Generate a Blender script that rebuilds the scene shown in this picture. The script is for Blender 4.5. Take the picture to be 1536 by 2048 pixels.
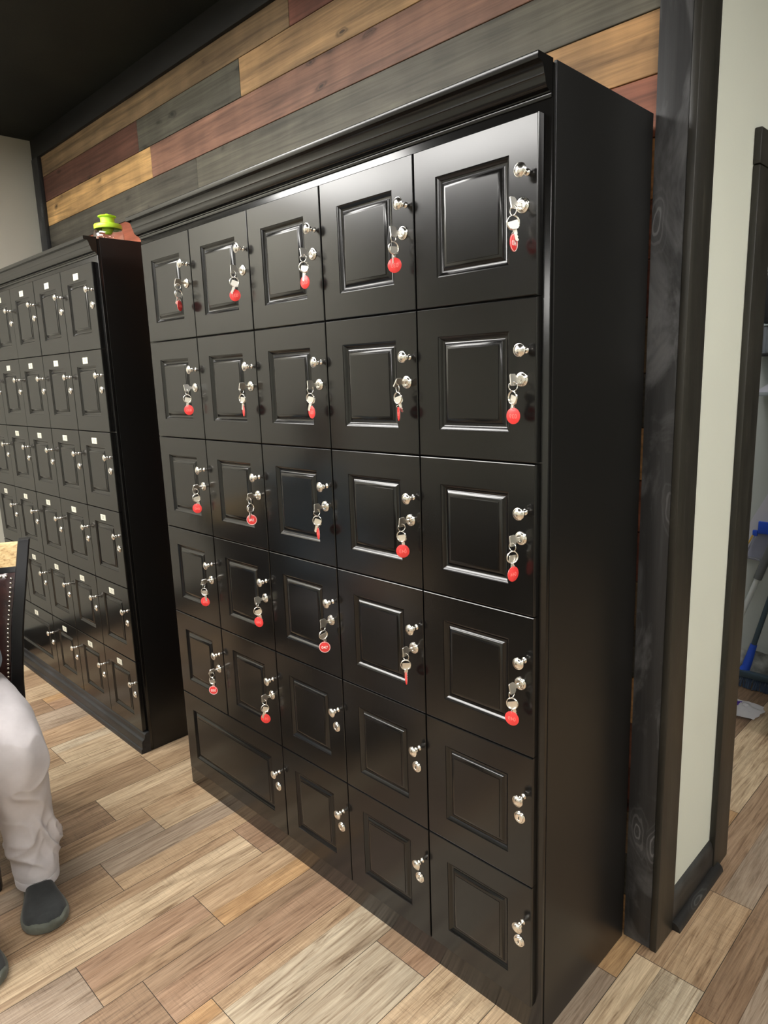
import bpy, bmesh, math, random
from mathutils import Vector, Matrix, Euler, noise
random.seed(7)
PI = math.pi
scene = bpy.context.scene
for o in list(bpy.data.objects): bpy.data.objects.remove(o)
COL = scene.collection
V = Vector

# ------------------------------------------------------------------ camera
cam_d = bpy.data.cameras.new('camera')
cam = bpy.data.objects.new('camera', cam_d); COL.objects.link(cam)
cam.location = (2.2504, -1.1562, 1.5286)
cam.rotation_euler = (1.3764, 0.0336, 0.7787)
cam_d.sensor_fit = 'VERTICAL'; cam_d.sensor_height = 36; cam_d.lens = 1377.95*36/2048
cam_d.clip_start = 0.02
scene.camera = cam
# ------------------------------------------------------------------ world and exposure
w = bpy.data.worlds.new('world'); scene.world = w; w.use_nodes = True
w.node_tree.nodes['Background'].inputs[0].default_value = (0.9, 0.95, 1, 1)
w.node_tree.nodes['Background'].inputs[1].default_value = 0.12
vs = scene.view_settings
vs.view_transform = 'Standard'; vs.look = 'None'; vs.gamma = 1.0; vs.use_curve_mapping = False
vs.exposure = 0.18
# ceiling lamp panels: x, y, size x, size y, strength
CEIL = 2.868
LAMPS = [(-0.25, -1.00, 1.2, 0.6, 23.0), (-1.40, -2.05, 1.0, 1.2, 20.0), (-.25, -2.30, 1.2, 0.7, 23.0), (1.0, -3.8, 0.6, 1.2, 20.0),
         (2.9, -0.9, 0.6, 1.2, 20.0), (2.9, -3.3, 0.6, 1.2, 22.0), (3.9, 1.0, 0.6, 1.2, 26.0)]

# ------------------------------------------------------------------ materials
def mat(name, col=(.5,.5,.5), rough=.5, metal=0., spec=.5, coat=0., coat_rough=.1, trans=0., emit=None, es=1., ior=None):
    m = bpy.data.materials.new(name); m.use_nodes = True
    b = m.node_tree.nodes['Principled BSDF']
    b.inputs['Base Color'].default_value = (*col, 1)
    b.inputs['Roughness'].default_value = rough
    b.inputs['Metallic'].default_value = metal
    b.inputs['Specular IOR Level'].default_value = spec
    b.inputs['Coat Weight'].default_value = coat
    b.inputs['Coat Roughness'].default_value = coat_rough
    b.inputs['Transmission Weight'].default_value = trans
    if ior: b.inputs['IOR'].default_value = ior
    if emit:
        b.inputs['Emission Color'].default_value = (*emit, 1); b.inputs['Emission Strength'].default_value = es
    return m
class N:
    """tiny node helper"""
    def __init__(s, m): s.m = m; s.t = m.node_tree; s.b = s.t.nodes['Principled BSDF']
    def add(s, typ, **kw):
        n = s.t.nodes.new(typ)
        for k, v in kw.items():
            if k in n.inputs.keys(): n.inputs[k].default_value = v
            else: setattr(n, k, v)
        return n
    def link(s, a, b): s.t.links.new(a, b)
    def coords(s, scale, kind='Object', loc=None):
        tc = s.add('ShaderNodeTexCoord'); mp = s.add('ShaderNodeMapping'); mp.inputs['Scale'].default_value = scale
        s.link(tc.outputs[kind], mp.inputs['Vector'])
        if loc is not None: s.link(loc, mp.inputs['Location'])
        return mp.outputs['Vector']
    def noise(s, vec, scale=5., detail=4., rough=.5, dist=0.):
        n = s.add('ShaderNodeTexNoise'); n.inputs['Scale'].default_value = scale; n.inputs['Detail'].default_value = detail
        n.inputs['Roughness'].default_value = rough; n.inputs['Distortion'].default_value = dist
        s.link(vec, n.inputs['Vector']); return n.outputs['Fac']
    def ramp(s, fac, stops):
        r = s.add('ShaderNodeValToRGB'); e = r.color_ramp.elements
        while len(e) < len(stops): e.new(.5)
        for i, (p, c) in enumerate(stops):
            e[i].position = p; e[i].color = (*c, 1) if len(c) == 3 else c
        s.link(fac, r.inputs['Fac']); return r.outputs['Color']
    def mix(s, a, b, fac, mode='MIX'):
        n = s.add('ShaderNodeMix', data_type='RGBA', blend_type=mode)
        for v, i in ((fac, 0), (a, 6), (b, 7)):
            if hasattr(v, 'links') or hasattr(v, 'is_linked'): s.link(v, n.inputs[i])
            elif i == 0: n.inputs[0].default_value = v
            else: n.inputs[i].default_value = (*v, 1)
        return n.outputs[2]
    def bump(s, h, strength=.3, dist=.002):
        b = s.add('ShaderNodeBump'); b.inputs['Strength'].default_value = strength; b.inputs['Distance'].default_value = dist
        s.link(h, b.inputs['Height']); s.link(b.outputs['Normal'], s.b.inputs['Normal'])
def grey(v): return (v, v, v)

def lacquer(name, rough, base=.0075):
    m = mat(name, (base*1.05, base, base*.95), rough, spec=.5)
    n = N(m); v = n.coords((1, 1, 1))
    f = n.noise(v, 3.0, 3, .5)
    c = n.ramp(f, [(.3, grey(rough-.015)), (.75, grey(rough+.02))])
    n.link(c, n.b.inputs['Roughness'])
    return m
M = {}
M['lacquer'] = lacquer('black_lacquer', .185, .005)
M['lacquer_side'] = lacquer('black_lacquer_panel', .32, .006)
M['nickel'] = mat('brushed_nickel', (.86, .83, .78), .20, 1.0)
M['steel'] = mat('key_steel', (.88, .85, .78), .38, 1.0)
M['dark'] = mat('keyhole_dark', (.01, .01, .01), .6)
M['red'] = mat('red_tag_plastic', (.80, .050, .048), .32)
M['white'] = mat('white_print', (.85, .80, .78), .5)
M['emboss'] = mat('embossed_red', (.92, .20, .18), .35)
M['plate'] = mat('pale_plate', (.62, .60, .50), .35)
M['plate_ink'] = mat('plate_ink', (.30, .30, .26), .5)
M['lime'] = mat('lime_plastic', (.50, .78, .045), .35)
M['clear'] = mat('clear_plastic', (.97, .98, .97), .06, trans=1., ior=1.45)
M['brass'] = mat('aged_brass', (.62, .52, .36), .3, 1.)
M['lamp'] = mat('lamp_diffuser', (.9, .9, .9), .5, emit=(1, .98, .945), es=1.)
M['lampframe'] = mat('lamp_frame', (.7, .7, .7), .5)
M['cloth_grey'] = mat('cloth', (.4, .4, .4), .9)

# painted plaster walls
def paint(name, col):
    m = mat(name, col, .6, spec=.3); n = N(m); v = n.coords((1, 1, 1))
    f = n.noise(v, 1.2, 3, .5); c = n.ramp(f, [(.3, tuple(x*.95 for x in col)), (.7, tuple(min(1, x*1.04) for x in col))])
    n.link(c, n.b.inputs['Base Color']); n.bump(n.noise(v, 140, 2, .6), .12, .001); return m
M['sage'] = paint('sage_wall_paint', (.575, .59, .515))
M['sage_dim'] = paint('dimmed_sage_paint', (.49, .475, .405))  # sage paint again, weaker light on the left wall put into its colour
M['charcoal'] = paint('charcoal_reflected_wall', (.03, .03, .03))
M['closet'] = paint('closet_wall_paint', (.52, .56, .55))
# black ceiling
m = mat('black_ceiling_paint', (.012, .013, .010), .75, spec=.3); n = N(m); v = n.coords((1, 1, 1))
n.link(n.ramp(n.noise(v, 2.2, 5, .6), [(.3, (.004, .006, .005)), (.75, (.014, .017, .013))]), n.b.inputs['Base Color'])
n.bump(n.noise(v, 90, 3, .6), .25, .002); M['ceiling'] = m

# black stained rough timber: grain axis given by small scale
def stained(name, axis, base, light, rough=.5, wear=.5):
    m = mat(name, base, rough, spec=.35); n = N(m)
    sc = [38., 38., 38.]; sc[axis] = 2.2
    v = n.coords(tuple(sc)); g = n.noise(v, 1.0, 6, .65, .6)
    v2 = n.coords((1, 1, 1)); s2 = [7., 7., 7.]; s2[axis] = 3.2
    v3 = n.coords(tuple(s2)); p = n.noise(v3, 1.0, 5, .62, .8)
    c1 = n.ramp(g, [(.30, tuple(x*.55 for x in base)), (.62, base), (.80, tuple(x*1.7 for x in base))])
    w_ = n.ramp(p, [(.50, grey(0)), (.74, grey(wear))])
    c2 = n.mix(c1, light, w_)
    # knots: bright worn halo with stretched growth rings round a dark eye
    s4 = [13., 13., 13.]; s4[axis] = 4.6
    v4 = n.coords(tuple(s4)); vo = n.add('ShaderNodeTexVoronoi'); vo.inputs['Scale'].default_value = 1.
    dn = n.add('ShaderNodeTexNoise'); dn.inputs['Scale'].default_value = 1.1; dn.inputs['Detail'].default_value = 3; n.link(v4, dn.inputs['Vector'])
    av = n.add('ShaderNodeVectorMath', operation='MULTIPLY_ADD'); n.link(dn.outputs['Color'], av.inputs[0]); av.inputs[1].default_value = (.7, .7, .7); n.link(v4, av.inputs[2])
    n.link(av.outputs[0], vo.inputs['Vector'])
    mul = n.add('ShaderNodeMath', operation='MULTIPLY'); n.link(vo.outputs['Distance'], mul.inputs[0]); mul.inputs[1].default_value = 62.
    sn = n.add('ShaderNodeMath', operation='SINE'); n.link(mul.outputs[0], sn.inputs[0])
    near = n.ramp(vo.outputs['Distance'], [(.03, grey(.25)), (.09, grey(1)), (.20, grey(.45)), (.38, grey(0))])
    rg = n.ramp(sn.outputs[0], [(.30, grey(.18)), (.8, grey(1))])
    k = n.mix(near, rg, 1., 'MULTIPLY')
    c3 = n.mix(c2, tuple(x*1.25 for x in light), n.mix(grey(0), k, wear*.95))
    n.link(c3, n.b.inputs['Base Color'])
    n.bump(g, .25, .002)
    return m
M['stain_z'] = stained('black_stained_timber', 2, (.030, .030, .031), (.16, .16, .165), .5, .8)
M['stain_side'] = stained('black_painted_board', 2, (.026, .024, .019), (.05, .046, .038), .38, .3)
M['stain_x'] = stained('black_stained_fascia', 0, (.008, .008, .008), (.022, .022, .022), .7, .3)
M['stain_y'] = stained('black_stained_base', 1, (.020, .019, .018), (.10, .10, .095), .45, .55)

# boards (wall planks / floor): colour from attribute 'tint', random offset from attribute 'seed'
def boards(name, axis, rough, kind):
    m = mat(name, (.3, .2, .1), rough, spec=.4); n = N(m)
    at = n.add('ShaderNodeAttribute', attribute_name='tint'); sd = n.add('ShaderNodeAttribute', attribute_name='seed')
    off = n.add('ShaderNodeVectorMath', operation='SCALE'); n.link(sd.outputs['Vector'], off.inputs[0]); off.inputs['Scale'].default_value = 23.
    def vec(sc): return n.coords(sc, loc=off.outputs[0])
    a = [1., 1., 1.]
    if kind == 'wall':
        a = [46.]*3; a[axis] = 1.6
        g = n.noise(vec(tuple(a)), 1., 6, .62, 1.0)
        b = [9.]*3; b[axis] = 1.3
        p = n.noise(vec(tuple(b)), 1., 4, .55, .8)
        col = n.mix(at.outputs['Color'], n.ramp(g, [(.28, grey(.42)), (.55, grey(.98)), (.8, grey(1.35))]), 1., 'MULTIPLY')
        col = n.mix(col, n.ramp(p, [(.3, (.62, .60, .60)), (.6, (1.02, 1.0, .98)), (.8, (1.25, 1.22, 1.15))]), 1., 'MULTIPLY')
        s4 = [11., 11., 11.]; s4[axis] = 4.2
        vo = n.add('ShaderNodeTexVoronoi'); vo.inputs['Scale'].default_value = 1.
        kv = vec(tuple(s4)); dn = n.add('ShaderNodeTexNoise'); dn.inputs['Scale'].default_value = 1.4; dn.inputs['Detail'].default_value = 3; n.link(kv, dn.inputs['Vector'])
        av = n.add('ShaderNodeVectorMath', operation='MULTIPLY_ADD'); n.link(dn.outputs['Color'], av.inputs[0]); av.inputs[1].default_value = (.55, .55, .55); n.link(kv, av.inputs[2])
        n.link(av.outputs[0], vo.inputs['Vector'])
        k = n.ramp(vo.outputs['Distance'], [(.045, grey(.16)), (.075, grey(.62)), (.10, grey(.42)), (.15, grey(.9)), (.22, grey(1))])
        col = n.mix(col, k, 1., 'MULTIPLY')
        a5 = [1.5]*3; a5[axis] = 9.
        z5 = n.noise(vec(tuple(a5)), 1., 3, .5)
        col = n.mix(col, n.ramp(z5, [(.35, grey(.84)), (.6, grey(1.03)), (.72, grey(1.16))]), 1., 'MULTIPLY')
        n.link(col, n.b.inputs['Base Color']); n.bump(g, .3, .002)
    else:
        a = [150.]*3; a[axis] = 5.0
        g = n.noise(vec(tuple(a)), 1., 6, .70, 1.4)
        a2 = [46.]*3; a2[axis] = 2.4
        g2 = n.noise(vec(tuple(a2)), 1., 6, .66, 2.2)
        b = [13.]*3; b[axis] = 1.9
        p = n.noise(vec(tuple(b)), 1., 6, .62, 2.0)
        c_ = [14.]*3; c_[axis] = 330.
        x = n.noise(vec(tuple(c_)), 1., 4, .72)
        c2_ = [360.]*3; c2_[axis] = 10.
        x2 = n.noise(vec(tuple(c2_)), 1., 4, .72)
        b2 = [7.]*3; b2[axis] = 2.6
        q = n.noise(vec(tuple(b2)), 1., 4, .55, .8)
        col = n.mix(at.outputs['Color'], n.ramp(g, [(.28, grey(.55)), (.44, grey(.92)), (.58, grey(1.06)), (.74, grey(1.30))]), 1., 'MULTIPLY')
        col = n.mix(col, n.ramp(g2, [(.30, (.36, .29, .24)), (.42, (.80, .76, .73)), (.55, grey(1.05)), (.72, grey(1.22))]), 1., 'MULTIPLY')
        col = n.mix(col, n.ramp(p, [(.28, (.62, .57, .53)), (.42, (.93, .91, .90)), (.60, grey(1.03)), (.75, (1.10, 1.11, 1.12))]), 1., 'MULTIPLY')
        saw = n.mix(n.ramp(x, [(.36, grey(.74)), (.46, grey(1.0)), (.64, grey(1.07))]), n.ramp(x2, [(.36, grey(.78)), (.46, grey(1.0)), (.64, grey(1.06))]), 1., 'MULTIPLY')
        sep = n.add('ShaderNodeSeparateXYZ'); n.link(sd.outputs['Vector'], sep.inputs[0])
        sawf = n.mix(n.ramp(q, [(.36, grey(.1)), (.6, grey(1))]), n.ramp(sep.outputs[0], [(.45, grey(.12)), (.62, grey(1))]), 1., 'MULTIPLY')
        col = n.mix(col, n.mix(grey(1), saw, sawf), 1., 'MULTIPLY')
        n.link(col, n.b.inputs['Base Color'])
        n.link(n.ramp(g, [(.3, grey(rough+.12)), (.7, grey(rough-.04))]), n.b.inputs['Roughness'])
        n.bump(g, .10, .001)
    return m
M['planks'] = boards('stained_wall_planks', 0, .55, 'wall')
M['floor'] = boards('wood_look_floor', 1, .42, 'floor')
M['groove'] = mat('dark_groove', (.025, .018, .012), .8)

# oak, leather, fabric
m = mat('oak_rail', (.55, .36, .17), .4); n = N(m); g = n.noise(n.coords((110, 5, 130)), 1., 6, .6, .4)
n.link(n.ramp(g, [(.35, (.33, .19, .075)), (.5, (.60, .42, .20)), (.7, (.72, .54, .29))]), n.b.inputs['Base Color']); M['oak'] = m
m = mat('dark_leather', (.028, .010, .009), .28, spec=.6); n = N(m); g = n.noise(n.coords((1, 1, 1)), 35., 5, .6, .4)
n.link(n.ramp(g, [(.3, (.014, .006, .006)), (.7, (.050, .018, .015))]), n.b.inputs['Base Color']); n.bump(g, .4, .003); M['leather'] = m
M['chair_black'] = mat('black_chair_paint', (.009, .009, .010), .30)
M['nail'] = mat('antique_nail', (.55, .50, .42), .28, 1.)
def fabric(name, col, sc=900, rough=.85, var=.08):
    m = mat(name, col, rough, spec=.2); n = N(m); v = n.coords((1, 1, 1))
    f = n.noise(v, 14, 4, .6)
    n.link(n.ramp(f, [(.3, tuple(x*(1-var) for x in col)), (.7, tuple(min(1, x*(1+var)) for x in col))]), n.b.inputs['Base Color'])
    n.b.inputs['Sheen Weight'].default_value = .15
    n.bump(n.noise(v, sc, 2, .6), .25, .0006); return m
M['trouser'] = fabric('pale_grey_twill', (.55, .515, .52))
M['shirt'] = fabric('blue_grey_shirt', (.20, .27, .34))
M['shoe'] = fabric('charcoal_suede', (.034, .036, .036), 500, .92, .3)
M['sole'] = fabric('worn_grey_rubber', (.10, .105, .085), 300, .7, .35)
M['skin'] = mat('skin', (.52, .30, .21), .5); M['skin'].node_tree.nodes['Principled BSDF'].inputs['Subsurface Weight'].default_value = .1
M['hair'] = mat('dark_hair', (.03, .02, .015), .6)
M['blue'] = mat('blue_plastic', (.02, .09, .62), .4)
M['pole'] = mat('slate_pole', (.045, .075, .10), .4)
M['whitepole'] = mat('white_pole', (.62, .66, .68), .35)
M['grip'] = mat('grey_grip', (.13, .14, .15), .7)
M['bristle'] = fabric('grey_bristle', (.48, .49, .47), 120, .9, .6)
M['bristle_tip'] = mat('dark_bristle', (.03, .05, .09), .8)
M['panel_white'] = mat('white_plastic', (.62, .62, .70), .4)
M['smoke'] = mat('smoky_clear_plastic', (.75, .78, .88), .12, trans=.85, ior=1.3)
M['paper'] = mat('white_cloth', (.75, .74, .76), .8)
M['purple'] = mat('purple_print', (.10, .04, .42), .5)
M['yellow'] = mat('yellow_cord', (.75, .48, .10), .6)
M['metal_shelf'] = mat('grey_shelf', (.38, .42, .45), .4, .3)
M['black_soft'] = mat('black_nylon', (.012, .012, .014), .6)

# ------------------------------------------------------------------ mesh helpers
def B(): return bmesh.new()
ROOTS = {}      # things whose parts are modelled in room coordinates: name -> base point
def obj(name, bm, m, parent=None, smooth=None, loc=None):
    if parent and parent.name in ROOTS: bmesh.ops.translate(bm, vec=-ROOTS[parent.name], verts=bm.verts)
    me = bpy.data.meshes.new(name)
    bmesh.ops.recalc_face_normals(bm, faces=bm.faces); bm.to_mesh(me); bm.free()
    for k in (m if isinstance(m, (list, tuple)) else [m]): me.materials.append(k)
    if smooth is not None:
        for p in me.polygons: p.use_smooth = True
        me.set_sharp_from_angle(angle=math.radians(smooth))
    o = bpy.data.objects.new(name, me); COL.objects.link(o)
    if parent: o.parent = parent
    if loc: o.location = loc
    return o
def tag(o, label=None, cat=None, group=None, kind=None):
    if label: o['label'] = label
    if cat: o['category'] = cat
    if group: o['group'] = group
    if kind: o['kind'] = kind
    return o
def struct(name, bm, m, smooth=None): return tag(obj(name, bm, m, None, smooth), kind='structure')
def empty(name, loc=(0, 0, 0), rz=0.):
    o = bpy.data.objects.new(name, None); o.empty_display_size = .05; COL.objects.link(o); o.location = loc; o.rotation_euler = (0, 0, rz); return o
def wempty(name, loc):
    e = empty(name, loc); ROOTS[e.name] = V(loc); return e
def box(bm, x0, x1, y0, y1, z0, z1, bev=0., mi=0, seg=2):
    r = bmesh.ops.create_cube(bm, size=1.); vs_ = r['verts']
    for v in vs_:
        v.co = V(((x0+x1)/2+v.co.x*(x1-x0), (y0+y1)/2+v.co.y*(y1-y0), (z0+z1)/2+v.co.z*(z1-z0)))
    fs = {f for v in vs_ for f in v.link_faces}
    for f in fs: f.material_index = mi
    if bev > 0:
        es = {e for v in vs_ for e in v.link_edges}
        r2 = bmesh.ops.bevel(bm, geom=list(es), offset=bev, segments=seg, profile=.5, affect='EDGES')
        for f in r2['faces']: f.material_index = mi
    return vs_
def xf(bm, verts, mtx):
    for v in verts: v.co = mtx @ v.co
def ring_faces(bm, a, b, mi=0):
    n_ = len(a)
    for i in range(n_):
        f = bm.faces.new((a[i], a[(i+1) % n_], b[(i+1) % n_], b[i])); f.material_index = mi
def lathe(bm, prof, seg=24, mtx=None, mi=0):
    """prof: (r, h) about +z, mtx maps"""
    rings = []; mtx = mtx or Matrix()
    for r, h in prof:
        if r < 1e-6: rings.append([bm.verts.new(mtx @ V((0, 0, h)))])
        else: rings.append([bm.verts.new(mtx @ V((r*math.cos(2*PI*i/seg), r*math.sin(2*PI*i/seg), h))) for i in range(seg)])
    for a, b in zip(rings, rings[1:]):
        if len(a) == 1 and len(b) == 1: continue
        if len(a) == 1:
            for i in range(seg): f = bm.faces.new((a[0], b[i], b[(i+1) % seg])); f.material_index = mi
        elif len(b) == 1:
            for i in range(seg): f = bm.faces.new((a[i], b[0], a[(i+1) % seg])); f.material_index = mi
        else: ring_faces(bm, a, b, mi)
def catmull(P, n_):
    out = []
    Q = [P[0]] + list(P) + [P[-1]]
    for i in range(1, len(Q)-2):
        for k in range(n_):
            t = k/n_
            out.append([.5*((2*b)+(-a+c)*t+(2*a-5*b+4*c-d)*t*t+(-a+3*b-3*c+d)*t**3) for a, b, c, d in zip(Q[i-1], Q[i], Q[i+1], Q[i+2])])
    out.append(list(P[-1])); return out
def tube(bm, pts, rad, seg=10, closed=False, mi=0, cap=True, flat=1.):
    """tube through points; rad scalar or list"""
    P = [V(p) for p in pts]; n_ = len(P); rings = []
    R_ = rad if isinstance(rad, (list, tuple)) else [rad]*n_
    up = None
    for i in range(n_):
        if closed: t = (P[(i+1) % n_]-P[i-1]).normalized()
        else: t = (P[min(i+1, n_-1)]-P[max(i-1, 0)]).normalized()
        if up is None:
            up = V((0, 0, 1)) if abs(t.z) < .9 else V((1, 0, 0))
        a = (up - t*up.dot(t)).normalized(); up = a; b = t.cross(a)
        rings.append([bm.verts.new(P[i] + (a*math.cos(2*PI*k/seg) + b*math.sin(2*PI*k/seg)*flat)*R_[i]) for k in range(seg)])
    for a, b in zip(rings, rings[1:]): ring_faces(bm, a, b, mi)
    if closed: ring_faces(bm, rings[-1], rings[0], mi)
    elif cap:
        for r in (rings[0], rings[-1]):
            try: f = bm.faces.new(r); f.material_index = mi
            except ValueError: pass
def torus(bm, c, R_, r, nrm, mi=0, seg=24, rs=8, sx=1., sz=1.):
    n_ = V(nrm).normalized(); u = V((0, 0, 1)) if abs(n_.z) < .9 else V((1, 0, 0))
    u = (u - n_*u.dot(n_)).normalized(); w_ = n_.cross(u)
    tube(bm, [V(c)+(w_*math.cos(2*PI*i/seg)*sx + u*math.sin(2*PI*i/seg)*sz)*R_ for i in range(seg)], r, rs, True, mi)
def extrude_profile(bm, prof, x0, x1, mi=0):
    """prof (y,z) closed polygon, extruded in x"""
    a = [bm.verts.new((x0, y, z)) for y, z in prof]; b = [bm.verts.new((x1, y, z)) for y, z in prof]
    ring_faces(bm, a, b, mi)
    for r in (a, b): f = bm.faces.new(r); f.material_index = mi
def text_verts(bm, s, size, mtx, depth=.0006, mi=0, flipx=False):
    cu = bpy.data.curves.new('t', 'FONT'); cu.body = s; cu.size = size; cu.extrude = depth; cu.align_x = 'CENTER'; cu.align_y = 'CENTER'
    cu.resolution_u = 3; cu.offset = size*.012
    to = bpy.data.objects.new('t', cu); me = bpy.data.meshes.new_from_object(to)
    b2 = bmesh.new(); b2.from_mesh(me)
    vm = {}
    for v in b2.verts:
        c = v.co.copy()
        if flipx: c.x = -c.x
        vm[v] = bm.verts.new(mtx @ c)
    for f in b2.faces:
        try: nf = bm.faces.new([vm[v] for v in f.verts]); nf.material_index = mi
        except ValueError: pass
    b2.free(); bpy.data.objects.remove(to); bpy.data.curves.remove(cu); bpy.data.meshes.remove(me)
def remesh(name, bm, voxel, m, parent=None, smooth_it=4):
    o = obj(name, bm, m, parent)
    md = o.modifiers.new('r', 'REMESH'); md.mode = 'VOXEL'; md.voxel_size = voxel; md.use_smooth_shade = True
    ms = o.modifiers.new('s', 'SMOOTH'); ms.factor = .5; ms.iterations = smooth_it
    bpy.context.view_layer.update()
    dg = bpy.context.evaluated_depsgraph_get()
    me = bpy.data.meshes.new_from_object(o.evaluated_get(dg))
    o.modifiers.clear(); old = o.data; o.data = me; bpy.data.meshes.remove(old); me.name = name
    if not me.materials: me.materials.append(m)
    for p in me.polygons: p.use_smooth = True
    return o
def capsule(bm, a, b, ra, rb, seg=16, n_=8):
    a = V(a); b = V(b); d = b-a; L = d.length; q = d.normalized().to_track_quat('Z', 'Y').to_matrix().to_4x4(); q.translation = a
    prof = [(ra*math.sin(t), -ra*math.cos(t)) for t in [PI/2*i/n_ for i in range(n_)]] + [(ra, 0)] + [(rb, L)] + [(rb*math.cos(t), L+rb*math.sin(t)) for t in [PI/2*i/n_ for i in range(1, n_)]] + [(0, L+rb)]
    prof[0] = (0, -ra); lathe(bm, prof, seg, q)
def ellipsoid(bm, c, r, rot=None):
    n_ = 10; m_ = Matrix.Translation(V(c)) @ (rot.to_matrix().to_4x4() if rot else Matrix()) @ Matrix.Diagonal((*r, 1))
    prof = [(math.sin(PI*i/(2*n_)), -math.cos(PI*i/(2*n_))) for i in range(2*n_+1)]; prof[0] = (0, -1); prof[-1] = (0, 1)
    lathe(bm, prof, 20, m_)

# ------------------------------------------------------------------ SETTING
def srgb(r, g, b):
    f = lambda c: (c/255/12.92) if c/255 <= .04045 else ((c/255+.055)/1.055)**2.4
    return (f(r), f(g), f(b))
def quads(bm, lst, plane):
    if plane == 'wall':
        f_ = lambda c: tuple((v*.85+sum(c)/3*.15)*1.17 for v in c)
        lst = [(*t[:5], f_(t[5])) for t in lst]
    """lst: (a0,a1,b0,b1,depth,tint)"""
    lt = bm.verts.layers.float_color.new('tint'); ls = bm.verts.layers.float_vector.new('seed')
    for a0, a1, b0, b1, d, c in lst:
        sd = V((random.random(), random.random(), random.random()))
        if plane == 'wall': vs_ = box(bm, a0, a1, d, d+.012, b0, b1, .0012, 0, 1)
        else:
            vs_ = [bm.verts.new(p) for p in ((a0, b0, d), (a1, b0, d), (a1, b1, d), (a0, b1, d))]; bm.faces.new(vs_)
        if plane == 'wall':
            vs_ = [v for v in bm.verts if v[ls].length == 0]
        for v in vs_: v[lt] = (*c, 1); v[ls] = sd
# floor ------------------------------------------------------------
PAL = dict(cream=(.475, .365, .240), cream2=(.43, .318, .203), tan=(.375, .262, .160), tan2=(.33, .226, .138), brown=(.245, .162, .100), brown2=(.272, .184, .116),
           grey=(.285, .220, .160), orange=(.40, .250, .125), red=(.305, .198, .126), greycream=(.42, .348, .25))
FIX = {  # column start x -> [(y0, y1, [(frac, colour), ...])]
    -.375: [(-1.3, -.03, [(1, 'tan2')]), (-.03, .9, [(.45, 'cream2'), (1, 'tan')])],
    -.197: [(-1.2, -.295, [(.5, 'brown2'), (1, 'brown')]), (-.295, .8, [(.45, 'cream'), (1, 'cream2')])],
    -.019: [(-1.6, -.2, [(.5, 'tan2'), (1, 'grey')]), (-.2, .9, [(.5, 'tan'), (1, 'cream2')])],
    .160: [(-1.6, -.432, [(.4, 'brown2'), (1, 'tan2')]), (-.432, .7, [(.55, 'grey'), (1, 'tan')])],
    .337: [(-1.7, -.04, [(.25, 'tan2'), (.85, 'cream'), (1, 'cream2')]), (-.04, .9, [(1, 'red')])],
    .515: [(-1.8, -.65, [(1, 'grey')]), (-.65, -.298, [(.62, 'red'), (1, 'tan2')]), (-.298, .8, [(.6, 'tan'), (1, 'orange')])],
    .690: [(-1.6, -.547, [(1, 'brown')]), (-.547, .4, [(.35, 'brown2'), (1, 'red')])],
    .868: [(-1.8, -.45, [(.3, 'orange'), (1, 'cream2')]), (-.45, .5, [(.3, 'tan'), (1, 'greycream')])],
    1.048: [(-1.4, -.04, [(1, 'greycream')]), (-.04, .5, [(.5, 'brown2'), (1, 'red')])],
    1.225: [(-1.3, .6, [(.5, 'cream2'), (1, 'cream')])],
    1.403: [(-1.0, .292, [(.5, 'cream2'), (1, 'grey')]), (.292, 1.2, [(1, 'orange')])],
    1.585: [(-1.2, .40, [(.4, 'cream'), (1, 'greycream')]), (.40, .763, [(.4, 'tan2'), (1, 'tan')]), (.763, 1.5, [(.5, 'brown2'), (1, 'grey')]), (1.5, 2.6, [(1, 'brown')])],
    1.763: [(-1.2, .33, [(.35, 'orange'), (1, 'tan')]), (.33, 1.4, [(.5, 'brown'), (1, 'grey')])],
    1.941: [(-1.2, .6, [(1, 'cream2')])],
}
def build_floor():
    bm = B(); W = .1777; G = .0009; lst = []
    keys = sorted(FIX); names = list(PAL)
    for k in range(-10, 26):
        x0 = keys[0] + (k)*.1777 if not (0 <= k < len(keys)) else keys[k]
        x1 = (keys[k+1] if 0 <= k < len(keys)-1 else (keys[0] if k == -1 else x0+.1777))
        segs = list(FIX[keys[k]]) if 0 <= k < len(keys) else []
        rnd = random.Random(k*13+5)
        def rs():
            c = rnd.choices(names, [3, 3, 3, 2, 2, 2, 2, 1, 2, 2])[0]; c2 = rnd.choice(names)
            return [(rnd.choice([.4, .5, .6]), c), (1, c2)] if rnd.random() < .6 else [(1, c)]
        lo = segs[0][0] if segs else rnd.uniform(-1, 0); hi = segs[-1][1] if segs else lo
        y = lo
        while y > -5.0: L = rnd.uniform(.55, 1.1); segs.append((max(y-L, -5.0), y, rs())); y -= L
        y = hi
        while y < 4.0: L = rnd.uniform(.55, 1.1); segs.append((y, min(y+L, 4.0), rs())); y += L
        for y0, y1, st in segs:
            f0 = 0.
            for i, (f1, cn) in enumerate(st):
                a = x0+(x1-x0)*f0 + (G if f0 == 0 else .0003); b = x0+(x1-x0)*f1 - (G if f1 == 1 else .0003)
                j = rnd.uniform(.9, 1.08); c = tuple(v*j for v in PAL[cn])
                if a < 5.0 and b > -2.1: lst.append((max(a, -2.1), min(b, 5.0), y0+G, y1-G, 0., c))
                f0 = f1
    quads(bm, lst, 'floor')
    vs_ = [bm.verts.new(p) for p in ((-2.1, -5, -.0008), (5, -5, -.0008), (5, 4, -.0008), (-2.1, 4, -.0008))]
    f = bm.faces.new(vs_); f.material_index = 1
    o = struct('floor', bm, [M['floor'], M['groove']])
    for p in o.data.polygons:
        if p.normal.z < 0: p.flip()
build_floor()
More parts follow.
